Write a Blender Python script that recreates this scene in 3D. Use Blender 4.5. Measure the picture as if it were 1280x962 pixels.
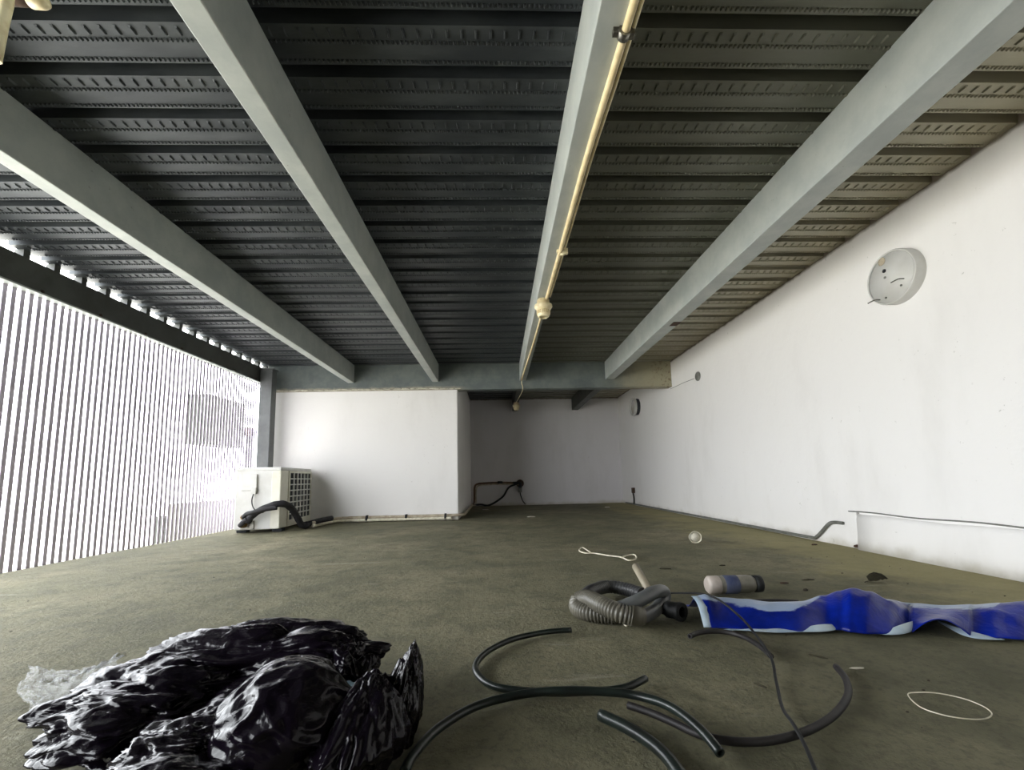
import bpy, bmesh, math, random
from mathutils import Vector, Matrix, noise

sc = bpy.context.scene
for o in list(bpy.data.objects):
    bpy.data.objects.remove(o)
C = sc.collection
PI = math.pi
rnd = random.Random(7)

# ------------------------------------------------------------------ camera
F, PITCH, YAW, ROLL, CX, CY, H = 538.0, math.radians(6.72), math.radians(1.9), math.radians(1.26), 640.0, 534.0, 0.5
fw = Vector((math.sin(YAW)*math.cos(PITCH), math.cos(YAW)*math.cos(PITCH), math.sin(PITCH)))
rt = Vector((math.cos(YAW), -math.sin(YAW), 0))
up = rt.cross(fw)
RT = rt*math.cos(ROLL) - up*math.sin(ROLL)
UP = rt*math.sin(ROLL) + up*math.cos(ROLL)
EYE = Vector((0, 0, H))
cd = bpy.data.cameras.new('camera')
cam = bpy.data.objects.new('camera', cd)
C.objects.link(cam)
m = Matrix((RT, UP, -fw)).transposed().to_4x4()
m.translation = EYE
cam.matrix_world = m
cd.sensor_width = 36
cd.lens = F/1280*36
cd.shift_y = (CY-481)/1280
cd.clip_start = 0.02
sc.camera = cam

# ------------------------------------------------------------------ world, sun, portals, exposure
w = bpy.data.worlds.new('sky')
sc.world = w
w.use_nodes = True
bg = w.node_tree.nodes['Background']
bg.inputs[0].default_value = (0.93, 0.97, 1.0, 1)
bg.inputs[1].default_value = 4.3
sd = bpy.data.lights.new('sun', 'SUN')
sd.energy = 9
sd.angle = 0.02
sd.color = (1, 0.96, 0.9)
sun = bpy.data.objects.new('sun', sd)
sun.rotation_euler = Vector((0.55, 0.35, 0.95)).to_track_quat('Z', 'Y').to_euler()
sun.location = (0, 0, 12)
C.objects.link(sun)


def portal(loc, direction, sx, sy):
    ld = bpy.data.lights.new('portal', 'AREA')
    ld.shape = 'RECTANGLE'
    ld.size, ld.size_y = sx, sy
    ld.cycles.is_portal = True
    o = bpy.data.objects.new('portal', ld)
    o.location = loc
    o.rotation_euler = Vector(direction).to_track_quat('-Z', 'Y').to_euler()
    C.objects.link(o)
    return o


portal((-3.12, 1.9, 0.95), (1, 0, 0), 7.7, 2.2).rotation_euler = (PI/2, 0, -PI/2)
sc.view_settings.view_transform = 'Standard'
sc.view_settings.look = 'None'
sc.view_settings.gamma = 1
sc.view_settings.use_curve_mapping = False
sc.view_settings.exposure = 1.48


# ------------------------------------------------------------------ helpers
def ray(px, py):
    return fw + RT*((px-CX)/F) - UP*((py-CY)/F)


def on(px, py, ax, v):
    d = ray(px, py)
    return EYE + d*((v-EYE[ax])/d[ax])


def flo(px, py, z=0.0):
    return on(px, py, 2, z)


def lin(c):
    return tuple(((x/255)/12.92 if x/255 <= 0.04045 else ((x/255+0.055)/1.055)**2.4) for x in c) + (1,)


def obj(name, bm, mat, parent=None, smooth=False):
    me = bpy.data.meshes.new(name)
    bmesh.ops.recalc_face_normals(bm, faces=bm.faces)
    bm.to_mesh(me)
    bm.free()
    if smooth:
        for p in me.polygons:
            p.use_smooth = True
    for mm in (mat if isinstance(mat, (list, tuple)) else [mat]):
        me.materials.append(mm)
    o = bpy.data.objects.new(name, me)
    C.objects.link(o)
    if parent:
        o.parent = parent
    return o


def thing(name, label, cat, loc=(0, 0, 0), rotz=0, group=None):
    o = bpy.data.objects.new(name, None)
    o.empty_display_size = 0.05
    C.objects.link(o)
    o.location = loc
    o.rotation_euler = (0, 0, rotz)
    return tag(o, label, cat, group)


def tag(o, label, cat, group=None, kind=None):
    o['label'] = label
    o['category'] = cat
    if group:
        o['group'] = group
    if kind:
        o['kind'] = kind
    return o


def struct(o, label=None):
    o['kind'] = 'structure'
    if label:
        o['label'] = label
    return o


def add_box(bm, x0, x1, y0, y1, z0, z1, bevel=0, M=None, mi=0):
    vs = [bm.verts.new((x, y, z)) for z in (z0, z1) for y in (y0, y1) for x in (x0, x1)]
    fs = [bm.faces.new([vs[i] for i in f]) for f in ((0, 2, 3, 1), (4, 5, 7, 6), (0, 1, 5, 4), (2, 6, 7, 3), (0, 4, 6, 2), (1, 3, 7, 5))]
    for f in fs:
        f.material_index = mi
    if bevel:
        es = list({e for f in fs for e in f.edges})
        r = bmesh.ops.bevel(bm, geom=es, offset=bevel, segments=2, affect='EDGES', profile=0.5)
        vs = list({v for f in r['faces'] for v in f.verts} | {v for v in vs if v.is_valid})
    if M is not None:
        bmesh.ops.transform(bm, matrix=M, verts=[v for v in vs if v.is_valid])
    return bm


def box(x0, x1, y0, y1, z0, z1, bevel=0, M=None):
    return add_box(bmesh.new(), x0, x1, y0, y1, z0, z1, bevel, M)


def spline(pts, n=8, closed=False):
    P = [Vector(p) for p in pts]
    out = []
    N = len(P)
    rng = range(N if closed else N-1)
    for i in rng:
        if closed:
            a, b, c, d = P[(i-1) % N], P[i], P[(i+1) % N], P[(i+2) % N]
        else:
            a, b, c, d = P[max(i-1, 0)], P[i], P[i+1], P[min(i+2, N-1)]
        for k in range(n):
            t = k/n
            out.append(0.5*((2*b) + (c-a)*t + (2*a-5*b+4*c-d)*t*t + (3*b-a-3*c+d)*t**3))
    if not closed:
        out.append(P[-1])
    return out


def resample(pts, step):
    out = [pts[0].copy()]
    acc = 0
    for a, b in zip(pts, pts[1:]):
        L = (b-a).length
        if L < 1e-9:
            continue
        d = step-acc
        while d <= L:
            out.append(a.lerp(b, d/L))
            d += step
        acc = (acc+L) % step if step else 0
    return out


def add_tube(bm, pts, r, seg=10, closed=False, caps=True, mi=0, hollow=0):
    """r: number or function of (index, count)"""
    n = len(pts)
    rings = []
    T0 = None
    for i, p in enumerate(pts):
        if closed:
            t = (pts[(i+1) % n]-pts[i-1]).normalized()
        else:
            t = (pts[min(i+1, n-1)]-pts[max(i-1, 0)]).normalized()
        if T0 is None:
            a = Vector((0, 0, 1)) if abs(t.z) < 0.9 else Vector((1, 0, 0))
            u = t.cross(a).normalized()
        else:
            u = (u - t*u.dot(t)).normalized()
        T0 = t
        v = t.cross(u)
        rr = r(i, n) if callable(r) else r
        rings.append([bm.verts.new(p + u*math.cos(2*PI*k/seg)*rr + v*math.sin(2*PI*k/seg)*rr) for k in range(seg)])
    for i in range(n if closed else n-1):
        A, B = rings[i], rings[(i+1) % n]
        for k in range(seg):
            f = bm.faces.new((A[k], A[(k+1) % seg], B[(k+1) % seg], B[k]))
            f.material_index = mi
            f.smooth = True
    if caps and not closed:
        for R, s in ((rings[0], -1), (rings[-1], 1)):
            if hollow:
                c = sum((v.co for v in R), Vector())/seg
                q = pts[1]-pts[0] if s < 0 else pts[-2]-pts[-1]
                q.normalize()
                I1 = [bm.verts.new(c+(v.co-c)*hollow) for v in R]
                I2 = [bm.verts.new(c+(v.co-c)*hollow+q*(R[0].co-c).length*1.5) for v in R]
                for k in range(seg):
                    j = (k+1) % seg
                    bm.faces.new((R[k], R[j], I1[j], I1[k]))
                    bm.faces.new((I1[k], I1[j], I2[j], I2[k]))
                bm.faces.new(I2)
            else:
                f = bm.faces.new(R)
                f.material_index = mi
    return bm


def tube(pts, r, **k):
    return add_tube(bmesh.new(), pts, r, **k)


def add_lathe(bm, prof, seg=24, M=None, mi=0):
    rings = []
    for (r, z) in prof:
        if r < 1e-6:
            rings.append([bm.verts.new((0, 0, z))])
        else:
            rings.append([bm.verts.new((r*math.cos(2*PI*k/seg), r*math.sin(2*PI*k/seg), z)) for k in range(seg)])
    for A, B in zip(rings, rings[1:]):
        for k in range(seg):
            j = (k+1) % seg
            vs = []
            for v in (A[k % len(A)], A[j % len(A)], B[j % len(B)], B[k % len(B)]):
                if v not in vs:
                    vs.append(v)
            if len(vs) > 2:
                f = bm.faces.new(vs)
                f.smooth = True
                f.material_index = mi
    if M is not None:
        bmesh.ops.transform(bm, matrix=M, verts=[v for R in rings for v in R])
    return bm


def lathe(prof, **k):
    return add_lathe(bmesh.new(), prof, **k)


# ------------------------------------------------------------------ materials
def mat(name, col, rough=0.6, metal=0.0, spec=0.5):
    mm = bpy.data.materials.new(name)
    mm.use_nodes = True
    b = mm.node_tree.nodes['Principled BSDF']
    b.inputs['Base Color'].default_value = col if len(col) == 4 else lin(col)
    b.inputs['Roughness'].default_value = rough
    b.inputs['Metallic'].default_value = metal
    b.inputs['Specular IOR Level'].default_value = spec
    return mm


class G:
    """small node graph builder"""
    def __init__(s, mm):
        s.nt = mm.node_tree
        s.b = s.nt.nodes['Principled BSDF']
        s.tc = s.nt.nodes.new('ShaderNodeTexCoord')
        s.P = s.tc.outputs['Object']

    def n(s, t, **k):
        q = s.nt.nodes.new(t)
        for a, b in k.items():
            setattr(q, a, b)
        return q

    def lk(s, a, b):
        s.nt.links.new(a, b)

    def val(s, inp, v):
        if hasattr(v, 'links') or hasattr(v, 'is_linked'):
            s.lk(v, inp)
        else:
            inp.default_value = v

    def mapp(s, scale=(1, 1, 1), rot=(0, 0, 0), src=None):
        q = s.n('ShaderNodeMapping')
        s.lk(src or s.P, q.inputs[0])
        q.inputs['Scale'].default_value = scale
        q.inputs['Rotation'].default_value = rot
        return q.outputs[0]

    def noise(s, scale, detail=4, rough=0.55, src=None, dist=0):
        q = s.n('ShaderNodeTexNoise')
        s.lk(src or s.P, q.inputs['Vector'])
        q.inputs['Scale'].default_value = scale
        q.inputs['Detail'].default_value = detail
        q.inputs['Roughness'].default_value = rough
        q.inputs['Distortion'].default_value = dist
        return q.outputs['Fac']

    def math(s, op, a, b=0.0, c=None, clamp=False):
        q = s.n('ShaderNodeMath', operation=op)
        q.use_clamp = clamp
        s.val(q.inputs[0], a)
        s.val(q.inputs[1], b)
        if c is not None:
            s.val(q.inputs[2], c)
        return q.outputs[0]

    def step(s, v, a, b):
        q = s.n('ShaderNodeMapRange')
        q.interpolation_type = 'SMOOTHSTEP'
        s.lk(v, q.inputs[0])
        q.inputs[1].default_value = a
        q.inputs[2].default_value = b
        return q.outputs[0]

    def ramp(s, v, stops):
        q = s.n('ShaderNodeValToRGB')
        s.lk(v, q.inputs[0])
        e = q.color_ramp.elements
        while len(e) < len(stops):
            e.new(0.5)
        for el, (p, c) in zip(e, stops):
            el.position = p
            el.color = lin(c) if len(c) == 3 else c
        return q.outputs[0]

    def mix(s, f, a, b, mode='MIX'):
        q = s.n('ShaderNodeMix', data_type='RGBA', blend_type=mode)
        s.val(q.inputs[0], f)
        for i, v in ((6, a), (7, b)):
            if isinstance(v, tuple):
                q.inputs[i].default_value = lin(v) if len(v) == 3 else v
            else:
                s.lk(v, q.inputs[i])
        return q.outputs[2]

    def xyz(s):
        q = s.n('ShaderNodeSeparateXYZ')
        s.lk(s.P, q.inputs[0])
        return q.outputs

    def col(s, c):
        s.lk(c, s.b.inputs['Base Color'])

    def rough(s, c):
        s.lk(c, s.b.inputs['Roughness'])

    def bump(s, h, strength=0.3, dist=0.01):
        q = s.n('ShaderNodeBump')
        s.lk(h, q.inputs['Height'])
        q.inputs['Strength'].default_value = strength
        q.inputs['Distance'].default_value = dist
        s.lk(q.outputs[0], s.b.inputs['Normal'])


def simple(name, c1, c2, scale=8, rough=0.6, metal=0, bump=0.2, bd=0.003, spec=0.5, stretch=(1, 1, 1)):
    mm = mat(name, c1, rough, metal, spec)
    g = G(mm)
    v = g.mapp(stretch)
    f = g.noise(scale, 5, 0.6, v)
    g.col(g.mix(g.step(f, 0.35, 0.68), c1, c2))
    g.bump(g.noise(scale*5, 4, 0.6, v), bump, bd)
    return mm


# floor: dusty greenish concrete
M_FLOOR = mat('dusty_concrete', (120, 116, 96), 0.85, 0, 0.25)
g = G(M_FLOOR)
f1 = g.noise(0.9, 6, 0.6, dist=0.6)
f2 = g.noise(6, 6, 0.65)
f3 = g.noise(60, 4, 0.7)
c = g.ramp(f1, [(0.30, (92, 91, 72)), (0.5, (119, 115, 92)), (0.70, (144, 137, 112))])
c = g.mix(g.math('MULTIPLY', g.step(f2, 0.42, 0.68), 0.55), c, (78, 78, 60))
c = g.mix(g.math('MULTIPLY', g.step(f3, 0.45, 0.7), 0.5), c, (76, 73, 60))
dst = g.math('ADD', g.step(g.xyz()[0], 1.0, 2.3), g.math('MULTIPLY', g.math('SUBTRACT', g.noise(2.5, 5, 0.65), 0.5), 1.6))
c = g.mix(g.math('MULTIPLY', g.step(dst, 0.3, 1.0), 0.5), c, (172, 162, 112))
v = g.n('ShaderNodeTexVoronoi')
g.lk(g.P, v.inputs['Vector'])
v.inputs['Scale'].default_value = 21
sp = g.math('MULTIPLY', g.math('LESS_THAN', v.outputs['Distance'], 0.07), g.step(g.noise(2.2, 2), 0.48, 0.6))
c = g.mix(g.math('MULTIPLY', sp, 0.6), c, (50, 46, 38))
sc1 = g.step(g.noise(3.2, 6, 0.7, g.mapp((0.5, 2.6, 1), (0, 0, 0.5))), 0.60, 0.72)
c = g.mix(g.math('MULTIPLY', sc1, 0.28), c, (176, 174, 158))
g.col(c)
g.rough(g.math('ADD', g.math('MULTIPLY', f2, -0.2), 0.92))
g.bump(g.math('ADD', g.noise(3.0, 3), g.math('MULTIPLY', g.noise(70, 5, 0.7), 0.3)), 0.8, 0.03)


def plaster(name, c0, stain, k=0.35):
    mm = mat(name, c0, 0.85, 0, 0.2)
    g = G(mm)
    c = g.mix(g.math('MULTIPLY', g.step(g.noise(1.5, 6, 0.6, g.mapp((1, 1, 0.35))), 0.5, 0.75), k), c0, stain)
    c = g.mix(g.math('MULTIPLY', g.step(g.noise(9, 5, 0.7), 0.66, 0.78), k), c, stain)
    c = g.mix(g.math('MULTIPLY', g.math('MULTIPLY', g.step(g.noise(26, 4, 0.7), 0.66, 0.72), g.step(g.noise(1.6, 2), 0.5, 0.6)), 0.5), c, (150, 146, 138))
    z = g.xyz()[2]
    lo = g.math('MULTIPLY', g.step(g.math('ADD', z, g.math('MULTIPLY', g.noise(7, 4), 0.12)), 0.13, 0.03), 0.55)
    c = g.mix(lo, c, (150, 140, 112))
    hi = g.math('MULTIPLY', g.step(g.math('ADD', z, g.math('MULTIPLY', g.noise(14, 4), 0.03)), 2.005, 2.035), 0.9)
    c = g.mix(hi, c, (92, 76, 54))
    g.col(c)
    g.bump(g.math('ADD', g.noise(5, 4), g.math('MULTIPLY', g.noise(45, 4), 0.15)), 0.35, 0.012)
    return mm


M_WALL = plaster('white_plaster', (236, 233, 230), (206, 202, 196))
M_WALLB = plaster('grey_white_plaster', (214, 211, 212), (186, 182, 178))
M_CONC = simple('bare_concrete', (92, 90, 84), (74, 72, 66), 4, 0.9)
M_PALE = simple('pale_pavement', (205, 203, 196), (190, 188, 180), 1, 0.9)
M_BEAM = mat('grey_painted_steel', (128, 134, 132), 0.5, 0.0, 0.4)
g = G(M_BEAM)
c = g.mix(g.step(g.noise(5, 6, 0.65), 0.35, 0.7), (158, 163, 160), (174, 178, 173))
c = g.mix(g.math('MULTIPLY', g.step(g.noise(30, 4, 0.7), 0.66, 0.74), 0.5), c, (96, 92, 80))
g.col(c)
g.bump(g.noise(50, 4), 0.15, 0.002)
M_COL = simple('column_grey_paint', (104, 106, 106), (90, 92, 92), 5, 0.6)
# girder: same paint, mortar and rust stains on it
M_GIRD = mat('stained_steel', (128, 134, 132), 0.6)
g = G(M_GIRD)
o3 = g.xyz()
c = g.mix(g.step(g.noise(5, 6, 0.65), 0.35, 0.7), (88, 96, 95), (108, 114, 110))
right = g.math('ADD', g.step(o3[0], 0.9, 2.3), g.math('MULTIPLY', g.noise(8, 6, 0.7), 0.5))
c = g.mix(g.math('MULTIPLY', g.step(right, 0.5, 1.25), 0.8), c, (168, 160, 132))
low = g.math('ADD', g.step(o3[2], 1.80, 1.66), g.math('MULTIPLY', g.noise(9, 5, 0.7), 0.7))
left = g.step(o3[0], -0.3, -0.7)
c = g.mix(g.math('MULTIPLY', g.math('MULTIPLY', g.step(low, 0.85, 1.25), left), 0.8), c, (170, 162, 142))
rust = g.math('MULTIPLY', g.step(g.noise(26, 5, 0.7), 0.52, 0.62), g.step(o3[0], 1.9, 2.35))
c = g.mix(g.math('MULTIPLY', rust, 0.7), c, (96, 66, 40))
g.col(c)
g.bump(g.noise(40, 5), 0.4, 0.004)

# galvanised deck, embossed
M_DECK = mat('galvanised_deck', (105, 108, 106), 0.42, 0.4, 0.5)
g = G(M_DECK)
o3 = g.xyz()
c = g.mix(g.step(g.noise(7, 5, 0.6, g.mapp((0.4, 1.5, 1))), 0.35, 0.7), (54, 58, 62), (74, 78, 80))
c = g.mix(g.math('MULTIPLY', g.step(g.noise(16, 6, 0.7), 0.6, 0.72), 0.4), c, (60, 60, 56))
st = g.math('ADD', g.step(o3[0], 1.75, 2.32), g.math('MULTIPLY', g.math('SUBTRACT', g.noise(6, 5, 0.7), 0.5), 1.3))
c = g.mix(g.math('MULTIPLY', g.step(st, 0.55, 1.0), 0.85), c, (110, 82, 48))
c = g.mix(g.math('MULTIPLY', g.step(o3[0], 1.45, 1.7), 0.7), c, (186, 178, 156))  # bay beside the right wall painted paler, for light bounced off that wall
c = g.mix(g.math('MULTIPLY', g.step(o3[0], 0.3, 0.5), 0.42), c, (140, 138, 114))  # deck right of the middle beam lightened, right wall's glow put into the colour
g.col(c)
PER = 0.193
g.bump(g.noise(60, 4, 0.6, g.mapp((0.3, 1, 1))), 0.2, 0.003)

M_SLAT = simple('slat_grey_violet', (214, 204, 222), (196, 186, 204), 3, 0.6, 0.1)
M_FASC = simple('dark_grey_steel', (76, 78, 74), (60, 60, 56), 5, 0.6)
M_CREAM = simple('cream_plastic', (226, 208, 166), (206, 186, 140), 20, 0.45)
M_CREAM2 = simple('yellowed_white_plastic', (238, 226, 190), (214, 196, 150), 20, 0.4)
M_ACW = simple('ac_white_enamel', (212, 211, 207), (198, 196, 190), 4, 0.4, bump=0.05)
M_ACB = simple('ac_beige_enamel', (226, 223, 208), (208, 204, 188), 4, 0.45, bump=0.05)
M_DARK = simple('dark_inside', (22, 26, 30), (36, 40, 44), 20, 0.7)
M_METAL = simple('bare_metal', (150, 148, 140), (90, 86, 80), 30, 0.35, 0.9)
M_BLACK = simple('black_foam', (26, 24, 26), (38, 36, 40), 30, 0.75)
M_BRASS = simple('weathered_brass', (150, 120, 70), (80, 60, 40), 30, 0.4, 0.8)
M_CORD = simple('black_rubber', (20, 21, 21), (13, 13, 15), 20, 0.6)
M_HOSE = simple('green_black_hose', (30, 38, 34), (18, 22, 21), 18, 0.32, bump=0.05)
M_HOSEB = simple('dark_brown_hose', (24, 20, 21), (34, 30, 29), 18, 0.6, bump=0.05)
M_GHOSE = simple('grey_ribbed_hose', (108, 104, 92), (84, 81, 72), 8, 0.42)
M_GHOSED = simple('dark_grey_hose', (66, 66, 66), (52, 52, 54), 8, 0.42)
M_PIPEG = simple('grey_conduit', (118, 118, 112), (96, 96, 88), 20, 0.6)
M_INSUL = simple('beige_pipe_insulation', (190, 178, 158), (156, 142, 120), 15, 0.8)
M_INSULB = simple('brown_pipe_insulation', (122, 96, 74), (84, 66, 52), 15, 0.8)
M_WHITEP = simple('white_cord', (226, 220, 200), (200, 192, 168), 30, 0.6)
M_TWIG = simple('dry_dark_leaf', (58, 54, 34), (40, 34, 24), 30, 0.9)
M_CHIP = simple('plaster_chip', (205, 200, 184), (180, 174, 158), 30, 0.9)
M_BROWN = simple('rusty_brown', (78, 56, 42), (50, 38, 30), 30, 0.9)
M_GRIT = simple('dark_grit', (60, 52, 40), (44, 38, 30), 30, 0.9)
M_BOXG = simple('outdoor_grey_box', (46, 48, 42), (36, 38, 32), 3, 0.7)

# plastic film
M_BAG = mat('black_plastic_film', (16, 11, 19), 0.16, 0, 0.2)
g = G(M_BAG)
vn = g.noise(9, 5, 0.7, g.mapp((1, 1, 1)), 1.2)
vo = g.n('ShaderNodeTexVoronoi', feature='DISTANCE_TO_EDGE')
dn = g.n('ShaderNodeTexNoise')
g.lk(g.P, dn.inputs['Vector'])
dn.inputs['Scale'].default_value = 14
vm = g.n('ShaderNodeMixRGB')
vm.inputs[0].default_value = 0.16
g.lk(g.P, vm.inputs[1])
g.lk(dn.outputs['Color'], vm.inputs[2])
g.lk(vm.outputs[0], vo.inputs['Vector'])
vo.inputs['Scale'].default_value = 12
wr_ = g.math('ABSOLUTE', g.math('SUBTRACT', g.noise(30, 3, 0.6, g.mapp((0.45, 1.6, 1.0), (0.2, 0.1, 0.5)), 1.5), 0.5))
wr2 = g.math('ABSOLUTE', g.math('SUBTRACT', g.noise(11, 2, 0.5, None, 1.0), 0.5))
g.bump(g.math('ADD', g.math('MULTIPLY', g.math('MINIMUM', vo.outputs['Distance'], 0.3), 0.5), g.math('ADD', g.math('MULTIPLY', wr_, 0.25), g.math('MULTIPLY', wr2, 1.0))), 0.5, 0.012)
M_BAGG = M_BAG.copy()
M_BAGG.name = 'glossy_black_film'
b = M_BAGG.node_tree.nodes['Principled BSDF']
b.inputs['Specular IOR Level'].default_value = 0.45
b.inputs['Roughness'].default_value = 0.18
M_BAGC = mat('thin_grey_translucent_film', (74, 76, 68), 0.25, 0, 0.6)
b = M_BAGC.node_tree.nodes['Principled BSDF']
b.inputs['Alpha'].default_value = 0.45
g = G(M_BAGC)
g.bump(g.noise(30, 5, 0.7, dist=1.5), 0.8, 0.01)
M_BLUEP = simple('pale_blue_film', (140, 180, 214), (180, 205, 224), 40, 0.3)

M_TARP = mat('blue_tarpaulin', (14, 52, 190), 0.28, 0, 0.3)
g = G(M_TARP)
c = g.mix(g.step(g.noise(8, 5, 0.6), 0.35, 0.7), (2, 20, 104), (6, 36, 146))
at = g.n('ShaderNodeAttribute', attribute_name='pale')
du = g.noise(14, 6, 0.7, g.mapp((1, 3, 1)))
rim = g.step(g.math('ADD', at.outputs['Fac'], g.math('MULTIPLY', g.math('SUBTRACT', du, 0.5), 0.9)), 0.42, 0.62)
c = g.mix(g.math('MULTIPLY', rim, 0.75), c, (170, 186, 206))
g.col(c)
g.bump(g.noise(18, 4, 0.6, dist=1.5), 0.35, 0.008)
M_TARPW = simple('pale_tarp_underside', (186, 200, 208), (160, 180, 200), 10, 0.45)

# ------------------------------------------------------------------ setting
XR, XL, YG, YB = 2.34, -3.03, 5.59, 8.19
YBK = -4.6
ZD, ZB, ZG = 2.02, 1.78, 1.67

bm = bmesh.new()
nx, ny = 90, 130
grid = [[None]*(nx+1) for _ in range(ny+1)]
for j in range(ny+1):
    for i in range(nx+1):
        x = -3.06 + (XR+0.2+3.06)*i/nx
        y = YBK-0.2 + (YB+0.4-YBK)*j/ny
        z = 0.006*noise.noise(Vector((x*1.1, y*1.1, 3))) - 0.006
        grid[j][i] = bm.verts.new((x, y, z))
for j in range(ny):
    for i in range(nx):
        bm.faces.new((grid[j][i], grid[j][i+1], grid[j+1][i+1], grid[j+1][i]))
rim_ = [grid[0][i] for i in range(nx+1)] + [grid[j][nx] for j in range(1, ny+1)] + [grid[ny][i] for i in range(nx-1, -1, -1)] + [grid[j][0] for j in range(ny-1, 0, -1)]
lowr = [bm.verts.new((v.co.x, v.co.y, -0.22)) for v in rim_]
for k in range(len(rim_)):
    j = (k+1) % len(rim_)
    bm.faces.new((rim_[k], lowr[k], lowr[j], rim_[j]))
bm.faces.new(lowr)
struct(obj('floor', bm, M_FLOOR, smooth=True), 'dusty greenish grey concrete floor')

# ceiling: trapezoidal deck
bm = bmesh.new()
prof = []
y = 1.481-PER*33
while y < YB+0.3:
    prof += [(y, ZD), (y+0.143, ZD), (y+0.149, ZD+0.052), (y+PER-0.006, ZD+0.052)]
    y += PER
for (xa, xb) in ((-3.045, XR+0.18),):
    A = [bm.verts.new((xa, yy, zz)) for yy, zz in prof]
    B = [bm.verts.new((xb, yy, zz)) for yy, zz in prof]
    A2 = [bm.verts.new((xa, yy, zz+0.004)) for yy, zz in prof]
    B2 = [bm.verts.new((xb, yy, zz+0.004)) for yy, zz in prof]
    for k in range(len(prof)-1):
        bm.faces.new((A[k], A[k+1], B[k+1], B[k]))
        bm.faces.new((A2[k], A2[k+1], B2[k+1], B2[k]))
        bm.faces.new((A[k], A[k+1], A2[k+1], A2[k]))
        bm.faces.new((B[k], B[k+1], B2[k+1], B2[k]))
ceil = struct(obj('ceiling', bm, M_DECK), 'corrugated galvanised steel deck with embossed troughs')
struct(obj('trim_1', box(-3.05, XR+0.18, YBK-0.3, YB+0.5, ZD+0.07, ZD+0.2), M_CONC), 'concrete slab poured over the steel deck')


# pressed-in strokes and dots on the troughs (too small to pick apart singly)
bm = bmesh.new()


def dimple(x, y, sx, sy, h):
    z = ZD
    b4 = [bm.verts.new((x+a*sx, y+c*sy, z)) for a, c in ((-1, -1), (1, -1), (1, 1), (-1, 1))]
    t4 = [bm.verts.new((x+a*sx*0.45, y+c*sy*0.7, z-h)) for a, c in ((-1, -1), (1, -1), (1, 1), (-1, 1))]
    bm.faces.new(t4)
    for k in range(4):
        bm.faces.new((b4[k], b4[(k+1) % 4], t4[(k+1) % 4], t4[k]))


yy = 1.481-PER*4
while yy < 5.5:
    x = -2.95
    while x < XR-0.02:
        dimple(x, yy+0.027, 0.005, 0.016, 0.007)
        x += 0.050
    x = -2.95
    while x < XR-0.02:
        dimple(x, yy+0.058, 0.0052, 0.0065, 0.006)
        dimple(x+0.006, yy+0.128, 0.0052, 0.0065, 0.006)
        x += 0.0167
    yy += PER
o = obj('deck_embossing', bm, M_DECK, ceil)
o['kind'] = 'stuff'


def boolean_cut(o, cutters):
    dg = None
    for cbm in cutters:
        cu = obj('cutter', cbm, o.data.materials[0])
        md = o.modifiers.new('b', 'BOOLEAN')
        md.operation = 'DIFFERENCE'
        md.solver = 'EXACT'
        md.object = cu
        bpy.context.view_layer.update()
        dg = bpy.context.evaluated_depsgraph_get()
        me = bpy.data.meshes.new_from_object(o.evaluated_get(dg))
        o.modifiers.clear()
        o.data = me
        bpy.data.objects.remove(cu)


def cyl_x(x0, x1, y, z, r, seg=48):
    bm = bmesh.new()
    add_lathe(bm, [(0, 0), (r, 0), (r, x1-x0), (0, x1-x0)], seg, Matrix.Translation((x0, y, z)) @ Matrix.Rotation(PI/2, 4, 'Y'))
    bmesh.ops.recalc_face_normals(bm, faces=bm.faces)
    return bm


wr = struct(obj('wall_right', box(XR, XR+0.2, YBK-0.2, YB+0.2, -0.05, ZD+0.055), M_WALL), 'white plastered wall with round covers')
HOLES = [(2.33, 1.610, 0.165), (7.10, 1.635, 0.15)]
boolean_cut(wr, [box(XR-0.02, XR+0.05, 2.775, 2.80, 0.125, 0.228)])
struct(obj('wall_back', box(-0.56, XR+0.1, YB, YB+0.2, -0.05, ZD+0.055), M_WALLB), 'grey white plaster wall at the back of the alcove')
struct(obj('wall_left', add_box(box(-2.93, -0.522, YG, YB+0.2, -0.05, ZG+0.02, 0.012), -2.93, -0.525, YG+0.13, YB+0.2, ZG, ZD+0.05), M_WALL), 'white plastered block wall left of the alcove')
struct(obj('wall_front', box(-3.1, XR+0.1, YBK-0.2, YBK, -0.05, ZD+0.055), M_CONC), 'bare concrete wall behind the viewpoint')
struct(obj('wall_left.001', box(-3.1, -2.99, YBK, -1.9, -0.05, 1.80), M_CONC), 'bare concrete wall on the left behind the viewpoint')
# plaster bulge along the foot of the right wall
bm = bmesh.new()
prev = None
for k in range(41):
    y = 2.775 - (2.775-YBK)*k/40
    top = 0.222 + 0.005*math.sin(k*1.7) + 0.004*noise.noise(Vector((y*4, 0, 0)))
    d = 0.026 + 0.006*noise.noise(Vector((y*2, 5, 0)))
    ring = [bm.verts.new((XR+0.01, y, -0.02)), bm.verts.new((XR-d*1.5, y, -0.02)), bm.verts.new((XR-d*1.1, y, 0.10)), bm.verts.new((XR-d, y, top-0.035)),
            bm.verts.new((XR-d*0.6, y, top-0.012)), bm.verts.new((XR+0.01, y, top))]
    if prev:
        for i in range(5):
            bm.faces.new((prev[i], prev[i+1], ring[i+1], ring[i]))
    else:
        bm.faces.new(ring)
    prev = ring
bm.faces.new(prev)
struct(obj('baseboard_right', bm, M_WALL, smooth=True), 'rough white plaster kerb along the foot of the right wall')
# dark groove line above the kerb (thin gap strip of cement)
struct(obj('trim_2', tube([Vector((XR-0.001, 2.86-0.1*k, 0.231+0.004*math.sin(k))) for k in range(53)], 0.0045, seg=6), M_PIPEG), 'dark mortar joint above the plaster kerb')
# outside ground
struct(obj('trim_3', box(-60, -3.2, -50, 60, -3.3, -3.2), M_PALE), 'sunlit pale ground outside')


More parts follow.
